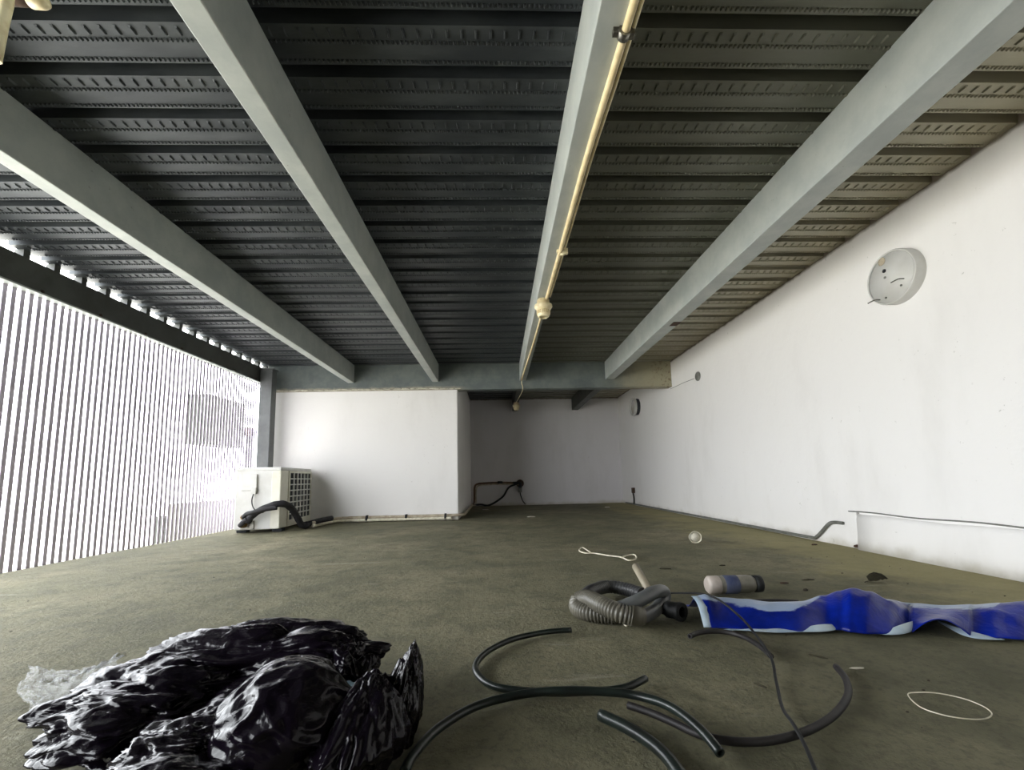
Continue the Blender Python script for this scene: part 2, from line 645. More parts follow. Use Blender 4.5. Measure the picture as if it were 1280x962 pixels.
# ------------------------------------------------------------------ steelwork
def beam(x0, x1, label, mt=M_BEAM):
    t = thing('ceiling_beam', label, 'beam', ((x0+x1)/2, YG, ZB))
    bm = box(x0-(x0+x1)/2, x1-(x0+x1)/2, YBK-YG, -0.001, 0, ZD-ZB, 0.004)
    obj('steel_section', bm, mt, t)
    # weld tabs where the deck ribs sit
    return t


beam(-1.950, -1.868, 'grey steel ceiling beam nearest the slatted fence')
beam(-0.853, -0.768, 'grey steel ceiling beam over the white block wall')
beam(0.300, 0.385, 'grey steel ceiling beam carrying the cream conduit')
bt = beam(1.445, 1.565, 'grey steel ceiling beam nearest the white right wall with a rust patch')
bmr = box(1.50-1.505, 1.566-1.505, 3.46-YG, 3.56-YG, -0.0015, 0.012)
r_ = obj('rust_patch', bmr, M_BROWN, bt)
r_['label'] = 'brown rust patch on the lower edge'
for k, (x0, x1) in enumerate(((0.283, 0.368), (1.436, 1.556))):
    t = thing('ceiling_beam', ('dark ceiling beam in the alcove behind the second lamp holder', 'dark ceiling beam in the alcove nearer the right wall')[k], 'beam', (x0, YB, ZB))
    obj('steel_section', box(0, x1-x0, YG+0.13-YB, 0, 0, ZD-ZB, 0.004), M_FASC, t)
t = thing('girder', 'long grey cross girder with mortar and rust stains above the white block wall', 'girder', (0, YG, ZG))
obj('web', box(-2.98, XR, 0, 0.12, 0.012, ZD-ZG, 0), M_GIRD, t)
obj('bottom_flange', box(-2.98, XR, -0.008, 0.128, 0, 0.012, 0.002), M_GIRD, t)
# the girder's stain uses object space; put origin at world zero
for ch in t.children:
    ch.matrix_parent_inverse = Matrix.Identity(4)
    me = ch.data
    for v in me.vertices:
        v.co += Vector((0, YG, ZG))
    ch.location = (0, -YG, -ZG)
# mortar ridge on top of the white block
bm = bmesh.new()
for k in range(46):
    x = -2.83 + 2.3*k/45 + rnd.uniform(-.02, .02)
    s = rnd.uniform(0.012, 0.03)
    bmesh.ops.create_icosphere(bm, subdivisions=1, radius=s, matrix=Matrix.Translation((x, YG-0.008, ZG+0.02+rnd.uniform(-.006, .006))) @ Matrix.Diagonal((2.2, 0.5, 0.45, 1)))
tag(obj('mortar_smear', bm, M_CHIP, smooth=True), 'rough ridge of pale mortar squeezed out between girder and white block wall', 'mortar', kind='stuff')

t = thing('edge_beam', 'dark steel edge beam along the top of the slatted fence', 'beam', (-3.03, 0, 1.765))
obj('web', box(-0.035, 0.03, YBK, 8.4, 0.012, 1.972-1.765, 0.003), M_FASC, t)
pk = None
for k in range(-30, 36):
    yy = 1.481+PER*k+0.07
    if yy > YBK+0.1 and yy < 8.3:
        if pk is None:
            pk = obj('packer', box(-0.03, 0.028, -0.02, 0.02, 1.972-1.765, ZD-1.765), M_FASC, t)
            pk.location = (0, yy, 0)
        else:
            q = pk.copy()
            q.location = (0, yy, 0)
            C.objects.link(q)
obj('bottom_flange', box(-0.035, 0.055, YBK, 8.4, 0, 0.012, 0.002), M_BEAM, t)
for k in range(9):
    yy = 2.4+0.42*k
    obj('bolt', lathe([(0, 0), (0.012, 0), (0.012, 0.008), (0, 0.008)], seg=6, M=Matrix.Translation((0.028, yy, 0.03)) @ Matrix.Rotation(PI/2, 4, 'Y')), M_BROWN, t)
t = thing('column', 'grey steel column in the corner between fence and white block wall', 'column', (-2.905, 5.46, 0))
obj('shaft', box(-0.075, 0.075, -0.06, 0.06, 0.01, 1.93, 0.006), M_COL, t)
obj('base_plate', box(-0.10, 0.10, -0.09, 0.09, -0.005, 0.012, 0.002), M_COL, t)
obj('cap_plate', box(-0.09, 0.09, -0.07, 0.07, 1.93, 1.945, 0.002), M_COL, t)

# ------------------------------------------------------------------ fence
fe = thing('slatted_fence', 'fence of thin upright grey slats with white daylight between them', 'fence', (XL, 0, 0))
obj('bottom_rail', box(-0.02, 0.0, 2.25, 8.3, -0.035, -0.012), M_PALE, fe)
sb = bmesh.new()
add_box(sb, -0.010, -0.004, -0.0132, 0.0132, -0.02, 1.80, 0.0015)
first = obj('slat', sb, M_SLAT, fe)
SP = 0.0507
ys = [2.642-SP*0.0 + SP*k for k in range(-7, 112)]
first.location = (0, ys[0], 0)
for yy in ys[1:]:
    s = first.copy()
    s.location = (0, yy, 0)
    s.parent = fe
    C.objects.link(s)

# things outside
t = thing('wall_box', 'dark grey box on a post outside, seen through the fence slats', 'box', (-4.0, 6.45, -3.2))
obj('cabinet', box(-0.3, 0.0, -0.43, 0.43, 4.26, 4.96, 0.01), M_BOXG, t)
obj('bracket', box(-0.1, -0.06, 0.43, 0.72, 4.52, 4.57, 0.004), M_BROWN, t)
obj('bracket_plate', box(-0.12, -0.04, 0.66, 0.78, 4.48, 4.62, 0.004), M_BROWN, t)
obj('post', box(-0.12, -0.04, 0.70, 0.78, 0, 4.6, 0.004), M_BOXG, t)
tag(obj('parapet', box(-3.98, -3.84, 5.40, 12, -3.2, 0.285, 0.01), M_CONC), 'low grey wall outside, seen through the foot of the fence slats', 'wall')
tag(obj('stub_post', box(-3.98, -3.90, 5.20, 5.28, -3.2, 0.15, 0.004), M_BOXG), 'short dark post outside the fence beside the low wall', 'post')

# ------------------------------------------------------------------ conduit, lamp holders
t = thing('ceiling_conduit', 'cream plastic conduit running along the middle ceiling beam', 'conduit', (0, 0, 0))
cz = ZB-0.012
P1 = [Vector((0.392, -2.3+0.4*k, cz+0.004*math.sin(k*1.3))) for k in range(9)] + [Vector((0.392, 1.03, cz))]
cpath = spline([Vector((0.402, -2.2, cz)), Vector((0.398, 0.0, cz)), Vector((0.388, 1.05, cz)), Vector((0.375, 1.6, cz)), Vector((0.372, 2.2, cz)), Vector((0.366, 2.93, cz))], 8)
obj('pipe', tube(cpath, 0.0125, seg=12), M_CREAM, t)
cpath2 = [p+Vector((0.024, 0, 0.010)) for p in cpath]
obj('cable', tube(cpath2, 0.006, seg=8), M_CREAM2, t)
obj('pipe', tube(spline([Vector((0.362, 3.04, cz)), Vector((0.352, 4.0, cz)), Vector((0.33, 5.0, cz)), Vector((0.322, 5.5, cz))], 6), 0.009, seg=10), M_CREAM, t)
for yy in (1.09, 2.30):
    bm = bmesh.new()
    add_tube(bm, [Vector((0.385, yy-0.012, cz)), Vector((0.385, yy+0.012, cz))], 0.019, seg=14)
    add_box(bm, 0.38, 0.415, yy-0.01, yy+0.01, cz-0.012, cz+0.02, 0.002)
    add_box(bm, 0.352, 0.372, yy-0.008, yy+0.008, cz-0.006, ZB+0.002, 0.001)
    o = obj('clip', bm, M_METAL if yy < 2 else M_CREAM2, t)
    if yy < 2:
        o['label'] = 'metal clip'
obj('wire', tube(spline([Vector((0.322, 5.5, cz)), Vector((0.325, 5.57, cz-0.03)), Vector((0.335, 5.572, 1.70)), Vector((0.335, 5.60, 1.650)), Vector((0.325, 6.2, 1.68)), Vector((0.322, 7.05, 1.765)), Vector((0.322, 7.2, 1.778))], 6), 0.005, seg=8), M_CREAM2, t)


def lamp_holder(loc, label, s=1.0):
    t = thing('lamp_holder', label, 'lamp holder', loc)
    M = Matrix.Rotation(PI, 4, 'X') @ Matrix.Scale(s, 4)
    obj('junction_cap', lathe([(0, 0), (0.040, 0), (0.046, 0.008), (0.046, 0.034), (0.052, 0.038), (0.0, 0.038)], M=M), M_CREAM, t)
    obj('skirt', lathe([(0.050, 0.038), (0.064, 0.042), (0.066, 0.056), (0.056, 0.070), (0.049, 0.084), (0.0, 0.084)], M=M), M_CREAM2, t)
    bm = lathe([(0.046, 0.080), (0.045, 0.112), (0.040, 0.128), (0.028, 0.135), (0.027, 0.120), (0.0, 0.120)], M=M)
    obj('socket', bm, M_CREAM2, t)
    bm = bmesh.new()
    for k in range(20):
        a = 2*PI*k/20
        add_box(bm, 0.0455, 0.0495, -0.003, 0.003, -0.110, -0.086, 0, Matrix.Scale(s, 4) @ Matrix.Rotation(a, 4, 'Z'))
    o = obj('grip_ribs', bm, M_CREAM, t)
    return t


lamp_holder((0.345, 2.985, ZB), 'large cream lamp holder without bulb under the middle ceiling beam')
lamp_holder((0.322, 7.25, ZB), 'small looking cream lamp holder hanging in the dark alcove')

# top-left fitting close to the camera
t = thing('pipe_bracket', 'cream pipe fitting hanging from the deck at the top left corner', 'pipe', (0, 0, 0))
YP = 1.0
a = on(14, -40, 1, YP)
b_ = on(4, 60, 1, YP)
vp = [a, on(9, 5, 1, YP), on(5, 30, 1, YP)+Vector((-0.004, 0, 0)), on(-6, 75, 1, YP)]
ztop = ZD+0.02
obj('drop_pipe', tube([Vector((a.x, YP, ztop))]+vp, 0.012, seg=12), M_CREAM2, t)
hp = [on(-15, -2, 1, YP+0.03), on(20, -1, 1, YP+0.03), on(48, 1, 1, YP+0.03)]
obj('cross_pipe', tube(hp, lambda i, n: 0.016, seg=14), M_BROWN, t)
obj('end_cap', tube([on(38, 0, 1, YP+0.03), on(52, 1, 1, YP+0.03), on(57, 1, 1, YP+0.03), on(59, 1, 1, YP+0.03)], lambda i, n: (0.019, 0.019, 0.016, 0.009)[i], seg=16), M_CREAM2, t)

# ------------------------------------------------------------------ vents on the right wall
hy, hz = 2.30, 1.605
t = thing('round_wall_box', 'large round white box standing proud high on the right wall', 'wall box', (XR, hy, hz))
MX = Matrix.Rotation(-PI/2, 4, 'Y')
hr = 0.155
obj('drum', lathe([(hr, -0.002), (hr, 0.056), (hr-0.003, 0.062), (hr-0.008, 0.062), (hr-0.010, 0.056)], seg=56, M=MX), M_ACW, t)
obj('face_disc', lathe([(0, 0.054), (hr-0.010, 0.054), (hr-0.010, 0.050), (0, 0.050)], seg=56, M=MX), M_ACW, t)
for (dy, dz, r) in ((0.035, 0.055, 0.011), (0.035, 0.015, 0.007), (0.045, -0.105, 0.006), (-0.055, -0.075, 0.006)):
    obj('screw', lathe([(0, 0.053), (r, 0.053), (r, 0.058), (0, 0.060)], seg=10, M=Matrix.Translation((0, dy, dz)) @ MX), M_DARK if r > 0.01 else M_PIPEG, t)
for (dy, dz) in ((-0.075, -0.045), (0.085, -0.10)):
    obj('wire_stub', tube(spline([Vector((-0.053, dy, dz)), Vector((-0.075, dy+0.012, dz+0.004)), Vector((-0.10, dy+0.035, dz-0.008))], 5), 0.0035, seg=6), M_PIPEG, t)
o = obj('putty_patch', lathe([(0, 0.053), (0.026, 0.053), (0.02, 0.058), (0, 0.060)], seg=10, M=Matrix.Translation((0, 0.045, 0.118)) @ MX), M_INSUL, t)
o['label'] = 'beige putty patch'
hy, hz = 7.02, 1.635
t = thing('round_wall_box', 'far round wall box in the shade of the alcove, its cover ring coming loose', 'wall box', (XR, hy, hz))
obj('drum', lathe([(hr-0.02, -0.002), (hr-0.02, 0.05), (0, 0.05)], seg=36, M=MX), M_DARK, t)
o = obj('rim', lathe([(hr-0.030, 0.06), (hr-0.002, 0.06), (hr-0.002, 0.095), (hr-0.030, 0.095), (hr-0.030, 0.06)], seg=36, M=MX), M_ACW, t)
obj('disc', lathe([(0.0, 0.062), (hr-0.030, 0.062), (hr-0.030, 0.075), (0.0, 0.075)], seg=36, M=MX), M_WALLB, t)
for k in range(3):
    a = 2*PI*k/3
    obj('spacer', lathe([(0, 0.045), (0.008, 0.045), (0.008, 0.066), (0, 0.066)], seg=8, M=Matrix.Translation((0, 0.08*math.cos(a), 0.08*math.sin(a))) @ MX), M_METAL, t)
tag(obj('hole_plug', lathe([(0.054, -0.001), (0.054, 0.012), (0.046, 0.02), (0, 0.02)], seg=20, M=Matrix.Translation((XR, 4.828, 1.628)) @ MX), M_PIPEG, smooth=True),
    'small grey round plug in the right wall beside the girder end', 'plug')
crk = [on(838, 486, 0, XR), on(855, 478, 0, XR), on(868, 473, 0, XR)]
tag(obj('wall_wire', tube([p-Vector((0.002, 0, 0)) for p in crk], 0.003, seg=6), M_PIPEG), 'thin wire on the wall from girder end to the small grey plug', 'wire')

# pipe at the foot of the right wall
wp = [on(782, 629, 0, XR-0.02), on(850, 642.5, 0, XR-0.02), on(930, 657, 0, XR-0.02), on(1008, 672, 0, XR-0.02)]
wp = [Vector((XR-0.016, p.y, 0.012)) for p in wp] + [Vector((XR-0.014, 3.17, 0.022)), Vector((XR-0.014, 3.04, 0.125)), Vector((XR-0.014, 2.985, 0.146)), Vector((XR-0.013, 2.895, 0.148))]
tag(obj('wall_conduit', tube(resample(spline(wp, 10), 0.02), 0.0115, seg=10), M_PIPEG), 'grey conduit along the foot of the right wall bending up at its near end', 'conduit')
p = on(793, 617, 0, XR)
t = thing('wall_socket', 'small brown socket box low on the right wall in the alcove', 'socket', (XR, p.y, 0.20))
obj('socket_body', box(-0.035, 0.0, -0.05, 0.05, 0, 0.09, 0.005), M_BROWN, t)
obj('cable', tube(spline([Vector((-0.02, 0.01, 0.0)), Vector((-0.022, -0.03, -0.09)), Vector((-0.022, -0.02, -0.19))], 6), 0.013, seg=8), M_CORD, t)

# ------------------------------------------------------------------ AC unit
A0 = Vector((-2.285, 4.62, 0))
ang = math.atan2(0.945, -0.085) - PI/2
AW, AL, AH = 0.445, 0.92, 0.665
t = thing('air_conditioner', 'white outdoor air conditioner unit on the floor in the far left corner', 'air conditioner', A0, ang)
# local: x from -AW..0 (service side faces the camera at y=0), grille side at x=0, y 0..AL
obj('casing', box(-AW, -0.006, 0, AL, 0.03, AH, 0.014), M_ACW, t)
obj('top_cover', box(-AW-0.006, 0.004, -0.006, AL+0.006, AH-0.03, AH+0.005, 0.008), M_ACW, t)
obj('corner_panel', box(-0.09, 0.003, -0.003, 0.2, 0.035, AH-0.03, 0.008), M_ACB, t)
GY0, GY1, GZ0, GZ1 = 0.235, AL-0.03, 0.10, AH-0.055
obj('grille_backing', box(-0.008, -0.001, GY0, GY1, GZ0, GZ1), M_DARK, t)
obj('front_frame', add_box(add_box(add_box(box(-0.006, 0.012, 0.2, AL, 0.035, GZ0, 0.003), -0.006, 0.012, 0.2, AL, GZ1, AH-0.03, 0.003), -0.006, 0.012, 0.2, GY0, GZ0, GZ1, 0.003), -0.006, 0.012, GY1, AL, GZ0, GZ1, 0.003), M_ACB, t)
NC, NR = 6, 8
vb = box(0.0, 0.014, -0.011, 0.011, GZ0, GZ1, 0.002)
vb0 = None
for k in range(1, NC):
    yy = GY0+(GY1-GY0)*k/NC
    if vb0 is None:
        vb0 = obj('grille_upright', vb, M_ACW, t)
        vb0.location = (0, yy, 0)
    else:
        q = vb0.copy()
        q.location = (0, yy, 0)
        C.objects.link(q)
hb0 = None
for k in range(1, NR):
    zz = GZ0+(GZ1-GZ0)*k/NR
    if hb0 is None:
        hb0 = obj('grille_bar', box(0.002, 0.015, GY0, GY1, -0.0065, 0.0065, 0.002), M_ACW, t)
        hb0.location = (0, 0, zz)
    else:
        q = hb0.copy()
        q.location = (0, 0, zz)
        C.objects.link(q)
for (xx, yy) in ((-0.40, 0.12), (-0.05, 0.12), (-0.40, 0.8), (-0.05, 0.8)):
    obj('foot', box(xx-0.05, xx+0.05, yy-0.04, yy+0.04, -0.004, 0.032, 0.004), M_DARK, t)
hd = obj('service_cover', box(-0.385, -0.225, -0.020, 0.0, 0.43, 0.60, 0.008), M_ACW, t)
obj('handle_recess', box(-0.36, -0.27, -0.0215, -0.018, 0.545, 0.575, 0.001), M_ACB, hd)
obj('cable_gland', box(-0.275, -0.225, -0.034, -0.006, 0.395, 0.46, 0.006), M_ACW, t)
obj('power_cord', tube(spline([Vector((-0.25, -0.024, 0.40)), Vector((-0.262, -0.03, 0.33)), Vector((-0.245, -0.03, 0.26)), Vector((-0.20, -0.035, 0.215)), Vector((-0.14, -0.04, 0.205))], 7), 0.006, seg=8), M_CORD, t)
for (xx, zz) in ((-0.32, 0.165), (-0.33, 0.085)):
    vb = lathe([(0, 0), (0.03, 0), (0.03, 0.02), (0.018, 0.024), (0.018, 0.05), (0.026, 0.054), (0.026, 0.075), (0, 0.075)], seg=8, M=Matrix.Translation((xx, 0, zz)) @ Matrix.Rotation(PI/2, 4, 'X'))
    obj('valve', vb, M_BRASS, t)
obj('valve_plate', box(-0.37, -0.24, -0.012, 0.001, 0.035, 0.125, 0.003), M_METAL, t)
# black insulated pipes from valves over to the floor
Mac = Matrix.Translation(A0) @ Matrix.Rotation(ang, 4, 'Z')


def ac(*v):
    return Mac @ Vector(v)


t = thing('insulated_hose', 'thick black foam-wrapped hose arching from air conditioner valves to the floor', 'hose', (0, 0, 0))
hpth = spline([ac(-0.27, -0.09, 0.12), ac(-0.2, -0.10, 0.20), ac(-0.06, -0.10, 0.27), ac(0.05, -0.06, 0.29), ac(0.10, 0.05, 0.235), ac(0.13, 0.14, 0.13), ac(0.16, 0.20, 0.045), ac(0.20, 0.26, 0.035)], 8)
obj('sleeve', tube(hpth, lambda i, n: 0.034+0.002*math.sin(i*1.1), seg=12), M_BLACK, t)
obj('branch', tube(spline([ac(-0.32, -0.07, 0.165), ac(-0.27, -0.10, 0.20), ac(-0.2, -0.13, 0.215), ac(-0.1, -0.14, 0.24), ac(0.02, -0.12, 0.255)], 7), 0.022, seg=10), M_BLACK, t)
obj('branch', tube(spline([ac(-0.34, -0.075, 0.085), ac(-0.31, -0.10, 0.11), ac(-0.26, -0.11, 0.15)], 6), 0.024, seg=10), M_BLACK, t)

# pipe bundle along the foot of the white block wall
t = thing('pipe_bundle', 'bundle of beige refrigerant pipes tied along the foot of the white block wall', 'pipes', (0, 0, 0))
S0 = ac(0.24, 0.30, 0.04)
for k, (dz, dy, mm) in enumerate(((0.052, -0.035, M_INSUL), (0.02, -0.06, M_WHITEP), (0.020, -0.028, M_INSUL))):
    sag = [S0+Vector((0, 0, dz-0.035)), Vector((-2.0, YG-0.07+dy*.5, dz)), Vector((-1.7, YG+dy, dz-0.0)), Vector((-1.2, YG-0.01+dy, dz)), Vector((-0.85, YG+dy, dz)), Vector((-0.60, YG+0.0+dy, dz))]
    if k == 0:
        sag += [Vector((-0.47, YG+0.03, dz)), Vector((-0.45, YG+0.3, dz)), Vector((-0.47, 7.6, 0.05))]
    obj('pipe', tube(spline(sag, 8), 0.018, seg=10), mm, t)
for xx in (-1.66, -1.17, -0.68):
    bm = add_tube(bmesh.new(), [Vector((xx-0.012, YG-0.040, 0.036)), Vector((xx+0.012, YG-0.040, 0.036))], 0.042, seg=12)
    obj('tie', bm, M_BLACK, t)
el = obj('black_wrap', tube(spline([S0+Vector((-0.06, -0.02, 0.0)), S0+Vector((0.03, 0.1, 0.03)), S0+Vector((0.10, 0.28, 0.04))], 6), 0.03, seg=10), M_BLACK, t)

t = thing('alcove_pipes', 'brown insulated pipes rising from the floor to the hole in the alcove wall', 'pipes', (0, 0, 0))
ya = YB-0.03
v1 = [Vector((-0.47, 7.6, 0.05)), Vector((-0.465, ya-0.1, 0.06)), Vector((-0.46, ya, 0.14)), Vector((-0.455, ya, 0.34)), Vector((-0.40, ya, 0.405)), on(610, 603.5, 1, ya), on(630, 603, 1, ya), on(649, 603.5, 1, ya)]
obj('pipe', tube(resample(spline(v1, 10), 0.03), 0.018, seg=10), M_INSULB, t)
v2 = [p+Vector((0.03, -0.025, -0.028)) for p in v1]
v2[0].z = 0.04
obj('pipe', tube(resample(spline(v2, 10), 0.03), 0.012, seg=10), M_INSUL, t)
obj('wrap', tube([on(622, 603, 1, ya-0.01), on(628, 603, 1, ya-0.01)], 0.03, seg=10), M_CORD, t)
obj('wrap', tube([on(641, 603.5, 1, ya-0.01), on(651, 603.5, 1, ya-0.01)], 0.028, seg=10), M_CORD, t)
bc = [on(648, 604, 1, ya-0.04), on(636, 609, 1, ya-0.05), on(628, 621, 1, ya-0.05), on(612, 631, 1, ya-0.06), on(602, 635, 1, ya-0.08)]
bc[-1].z = 0.03
bc += [Vector((-0.42, ya-0.12, 0.03)), Vector((-0.44, ya-0.25, 0.03))]
tag(obj('drain_hose', tube(spline(bc, 7), 0.018, seg=10), M_CORD), 'black drain hose drooping from the alcove wall hole to the floor', 'hose')
c0 = on(650, 604, 1, YB)
t = thing('wall_flange', 'dark rusty pipe elbow in the stained hole of the alcove wall', 'pipe fitting', c0)
MY = Matrix.Rotation(PI/2, 4, 'X')
obj('collar', lathe([(0.03, 0.0), (0.075, 0.0), (0.07, 0.02), (0.045, 0.05), (0.03, 0.05), (0.03, 0.0)], seg=18, M=MY), M_BROWN, t)
obj('elbow', tube(spline([Vector((0, -0.01, 0)), Vector((0, -0.08, -0.01)), Vector((0.0, -0.09, -0.08))], 6), 0.03, seg=12), M_DARK, t)
obj('cord', tube(spline([Vector((0.0, -0.05, -0.12)), Vector((0.0, -0.05, -0.2)), Vector((0.04, -0.05, -0.32)), Vector((0.09, -0.06, -0.385))], 6), 0.009, seg=8), M_CORD, t)
obj('connector', box(-0.035, 0.03, -0.08, -0.02, -0.16, -0.08, 0.008), M_PIPEG, t)


# ------------------------------------------------------------------ hoses on the floor
def floor_path(px, r, z=0.0, n=8):
    pts = []
    for q in px:
        dz = q[2] if len(q) > 2 else 0
        pts.append(flo(q[0], q[1], r+dz))
    return resample(spline(pts, n), 0.012)


def hose(px, r, mm, label, name='garden_hose', group=None):
    o = obj(name, tube(floor_path(px, r), r, seg=12, hollow=0.62), mm)
    return tag(o, label, 'hose', group)


hose([(714, 787), (680, 790), (640, 799), (608, 815), (594, 833), (604, 850), (628, 860), (680, 865), (740, 864), (782, 859, 0.002), (810, 846, 0.004)], 0.0085, M_HOSE,
     'green-black hose piece lying in a hooked curve in front of the corrugated hose')
hose([(505, 965), (518, 942), (548, 910), (596, 882), (650, 868, 0.008), (700, 863, 0.019), (752, 864, 0.019), (796, 869, 0.017), (838, 883, 0.019), (876, 912, 0.019), (905, 947, 0.006)], 0.0090, M_HOSE,
     'longest green-black hose arching from beside the bin bags across the floor')
hose([(750, 893), (778, 906), (808, 924), (834, 946), (862, 985)], 0.0115, M_HOSE, 'short thick dark green hose piece at the bottom edge')
hose([(785, 881), (812, 890), (842, 903), (872, 917), (905, 925), (945, 927), (985, 921), (1020, 908), (1046, 890), (1060, 868), (1057, 848), (1045, 833)], 0.0075, M_HOSEB,
     'dark brown hose curling in a hook at the centre right of the floor', )
hose([(862, 795), (876, 790), (900, 789), (925, 794), (948, 806), (966, 822)], 0.0075, M_HOSEB, 'short dark hose piece in front of the left end of the blue tarpaulin')
hose([(940, 751), (970, 750.5), (1000, 752)], 0.007, M_HOSEB, 'black hose end showing behind the blue tarpaulin')
# thin cable passes over tarp
cp = [flo(815, 741, 0.03), flo(832, 741, 0.02), on(862, 741, 1, 1.61), on(878, 742, 1, 1.56), on(894, 747, 1, 1.505), on(908, 756, 1, 1.455), on(921, 767, 1, 1.42), on(936, 782, 1, 1.39), flo(962, 818, 0.020), flo(970, 850, 0.006), flo(978, 884, 0.008), flo(992, 905, 0.019), flo(1008, 935, 0.008), flo(1024, 975, 0.004)]
tag(obj('thin_cable', tube(resample(spline(cp, 8), 0.012), 0.0036, seg=8), M_CORD), 'thin black cable running over the blue tarpaulin and down to the bottom edge', 'cable')

# corrugated hose coil
t = thing('corrugated_hose', 'coiled grey corrugated waste hose with cuff and black coupling on the floor', 'hose', (0, 0, 0))


def rib(r, a=0.0022, k=1):
    return lambda i, n: r + (a if i % 4 < 2 else -a)


cpx = [(790, 770, 0.048), (772, 765, 0.058), (754, 757, 0.066), (736, 748, 0.066), (724, 750, 0.05), (722, 759, 0.032), (735, 765, 0.028), (750, 767, 0.028), (768, 768, 0.028)]
rr = 0.028
pts = resample(spline([flo(*q) for q in cpx], 16), 0.0026)
obj('ribbed_tube', tube(pts, rib(rr, 0.0026), seg=18), M_GHOSE, t)
pts = resample(spline([flo(*q) for q in ((730, 748, 0.05), (739, 739, 0.045), (758, 733, 0.035), (782, 736, 0.030), (804, 743, 0.030))], 12), 0.004)
obj('dark_tube', tube(pts, rib(0.026, 0.001), seg=18), M_GHOSED, t)
M_GHOSEB = simple('blue_grey_hose', (92, 94, 94), (70, 72, 74), 8, 0.35)
pts = resample(spline([flo(760, 764, 0.045), flo(777, 759, 0.06), flo(797, 751, 0.078), flo(818, 740, 0.092), flo(829, 739, 0.08), flo(830, 748, 0.055), flo(822, 759, 0.035), flo(811, 767, 0.028), flo(800, 771, 0.030)], 12), 0.004)
obj('bent_tube', tube(pts, 0.0225, seg=18), M_GHOSEB, t)
a, b_ = flo(784, 768, 0.042), flo(806, 771, 0.034)
obj('cuff', tube([a, a.lerp(b_, 0.08), a.lerp(b_, 0.1), a.lerp(b_, 0.6), a.lerp(b_, 0.62), a.lerp(b_, 0.8), a.lerp(b_, 0.82), b_], lambda i, n: (0.029, 0.031, 0.033, 0.033, 0.031, 0.031, 0.028, 0.025)[i], seg=20), M_GHOSE, t)
a, b_ = flo(823, 758, 0.03), flo(853, 765, 0.034)
o = obj('coupling', tube([a, a.lerp(b_, 0.4), a.lerp(b_, 0.42), a.lerp(b_, 0.62), a.lerp(b_, 0.64), a.lerp(b_, 0.9), b_], lambda i, n: (0.021, 0.023, 0.028, 0.028, 0.026, 0.032, 0.030)[i], seg=20, hollow=0.6), M_CORD, t)
o['label'] = 'black screw coupling'
o = obj('clip', tube(spline([flo(779, 779, 0.004), flo(783, 782, 0.003), flo(788, 778, 0.006)], 5), 0.0022, seg=8), M_WHITEP, t)
a, b_ = flo(811, 737, 0.05), on(794, 707, 1, 1.95)
tag(obj('grey_stick', tube([a, a.lerp(b_, 0.5), a.lerp(b_, 0.96), b_], lambda i, n: (0.0155, 0.0155, 0.0155, 0.012)[i], seg=16), simple('pale_grey_pipe', (152, 142, 122), (130, 122, 104), 12, 0.5)),
    'pale grey stub of pipe leaning out of the corrugated hose coil', 'pipe')

# bottle
t = thing('plastic_bottle', 'dusty clear plastic bottle with blue label lying on its side', 'bottle', flo(884, 733, 0.0), 0)
B0, B1 = flo(884, 731, 0.037), flo(951, 729, 0.037)
BL = (B1-B0).length
t.location = (B0.x, B0.y, 0.0)
t.rotation_euler = (0, 0, math.atan2(B1.y-B0.y, B1.x-B0.x))
M_BOT = simple('dusty_clear_plastic', (136, 131, 118), (104, 101, 88), 10, 0.35)
M_BOTW = simple('milky_plastic', (190, 178, 168), (160, 150, 140), 10, 0.4)
M_BLUEL = simple('faded_blue_label', (40, 54, 92), (84, 90, 112), 14, 0.6)
MB_ = Matrix.Translation((0, 0, 0.037)) @ Matrix.Rotation(PI/2, 4, 'Y')
k = BL/0.25
obj('body', lathe([(0.0, 0.008*k), (0.026, 0.0), (0.035, 0.008*k), (0.036, 0.06*k), (0.034, 0.065*k), (0.036, 0.07*k), (0.036, 0.185*k), (0.033, 0.205*k), (0.026, 0.218*k), (0.024, 0.222*k)], M=MB_), M_BOT, t)
obj('base', lathe([(0.0, 0.006*k), (0.027, -0.002), (0.0368, 0.008*k), (0.0372, 0.05*k), (0.036, 0.052*k)], M=MB_), M_BOTW, t)
obj('label_band', lathe([(0.0366, 0.072*k), (0.0372, 0.073*k), (0.0372, 0.135*k), (0.0366, 0.136*k)], M=MB_), M_BLUEL, t)
obj('cap', lathe([(0.026, 0.216*k), (0.034, 0.218*k), (0.034, 0.246*k), (0.028, 0.25*k), (0.0, 0.25*k)], M=MB_), M_CORD, t)

# small white cup
c0 = flo(869, 678, 0)
t = thing('paper_cup', 'small crumpled white cup lying on the floor beyond the bottle', 'cup', (c0.x, c0.y, 0), math.radians(262))
MC = Matrix.Translation((0, 0, 0.044)) @ Matrix.Rotation(PI/2, 4, 'Y') @ Matrix.Rotation(0.2, 4, 'X')
bm = lathe([(0.0, -0.04), (0.030, -0.04), (0.033, -0.03), (0.042, 0.03), (0.044, 0.034), (0.041, 0.036), (0.038, 0.028), (0.029, -0.03), (0.0, -0.03)], M=MC)
for v in bm.verts:
    v.co += Vector((noise.noise(v.co*40), noise.noise(v.co*40+Vector((9, 0, 0))), 0))*0.005
obj('wall', bm, M_WHITEP, t)
obj('lid', lathe([(0, -0.002), (0.03, -0.004), (0.036, 0.006), (0.0, 0.008)], M=MC @ Matrix.Translation((0, 0, 0.022))), M_CHIP, t)

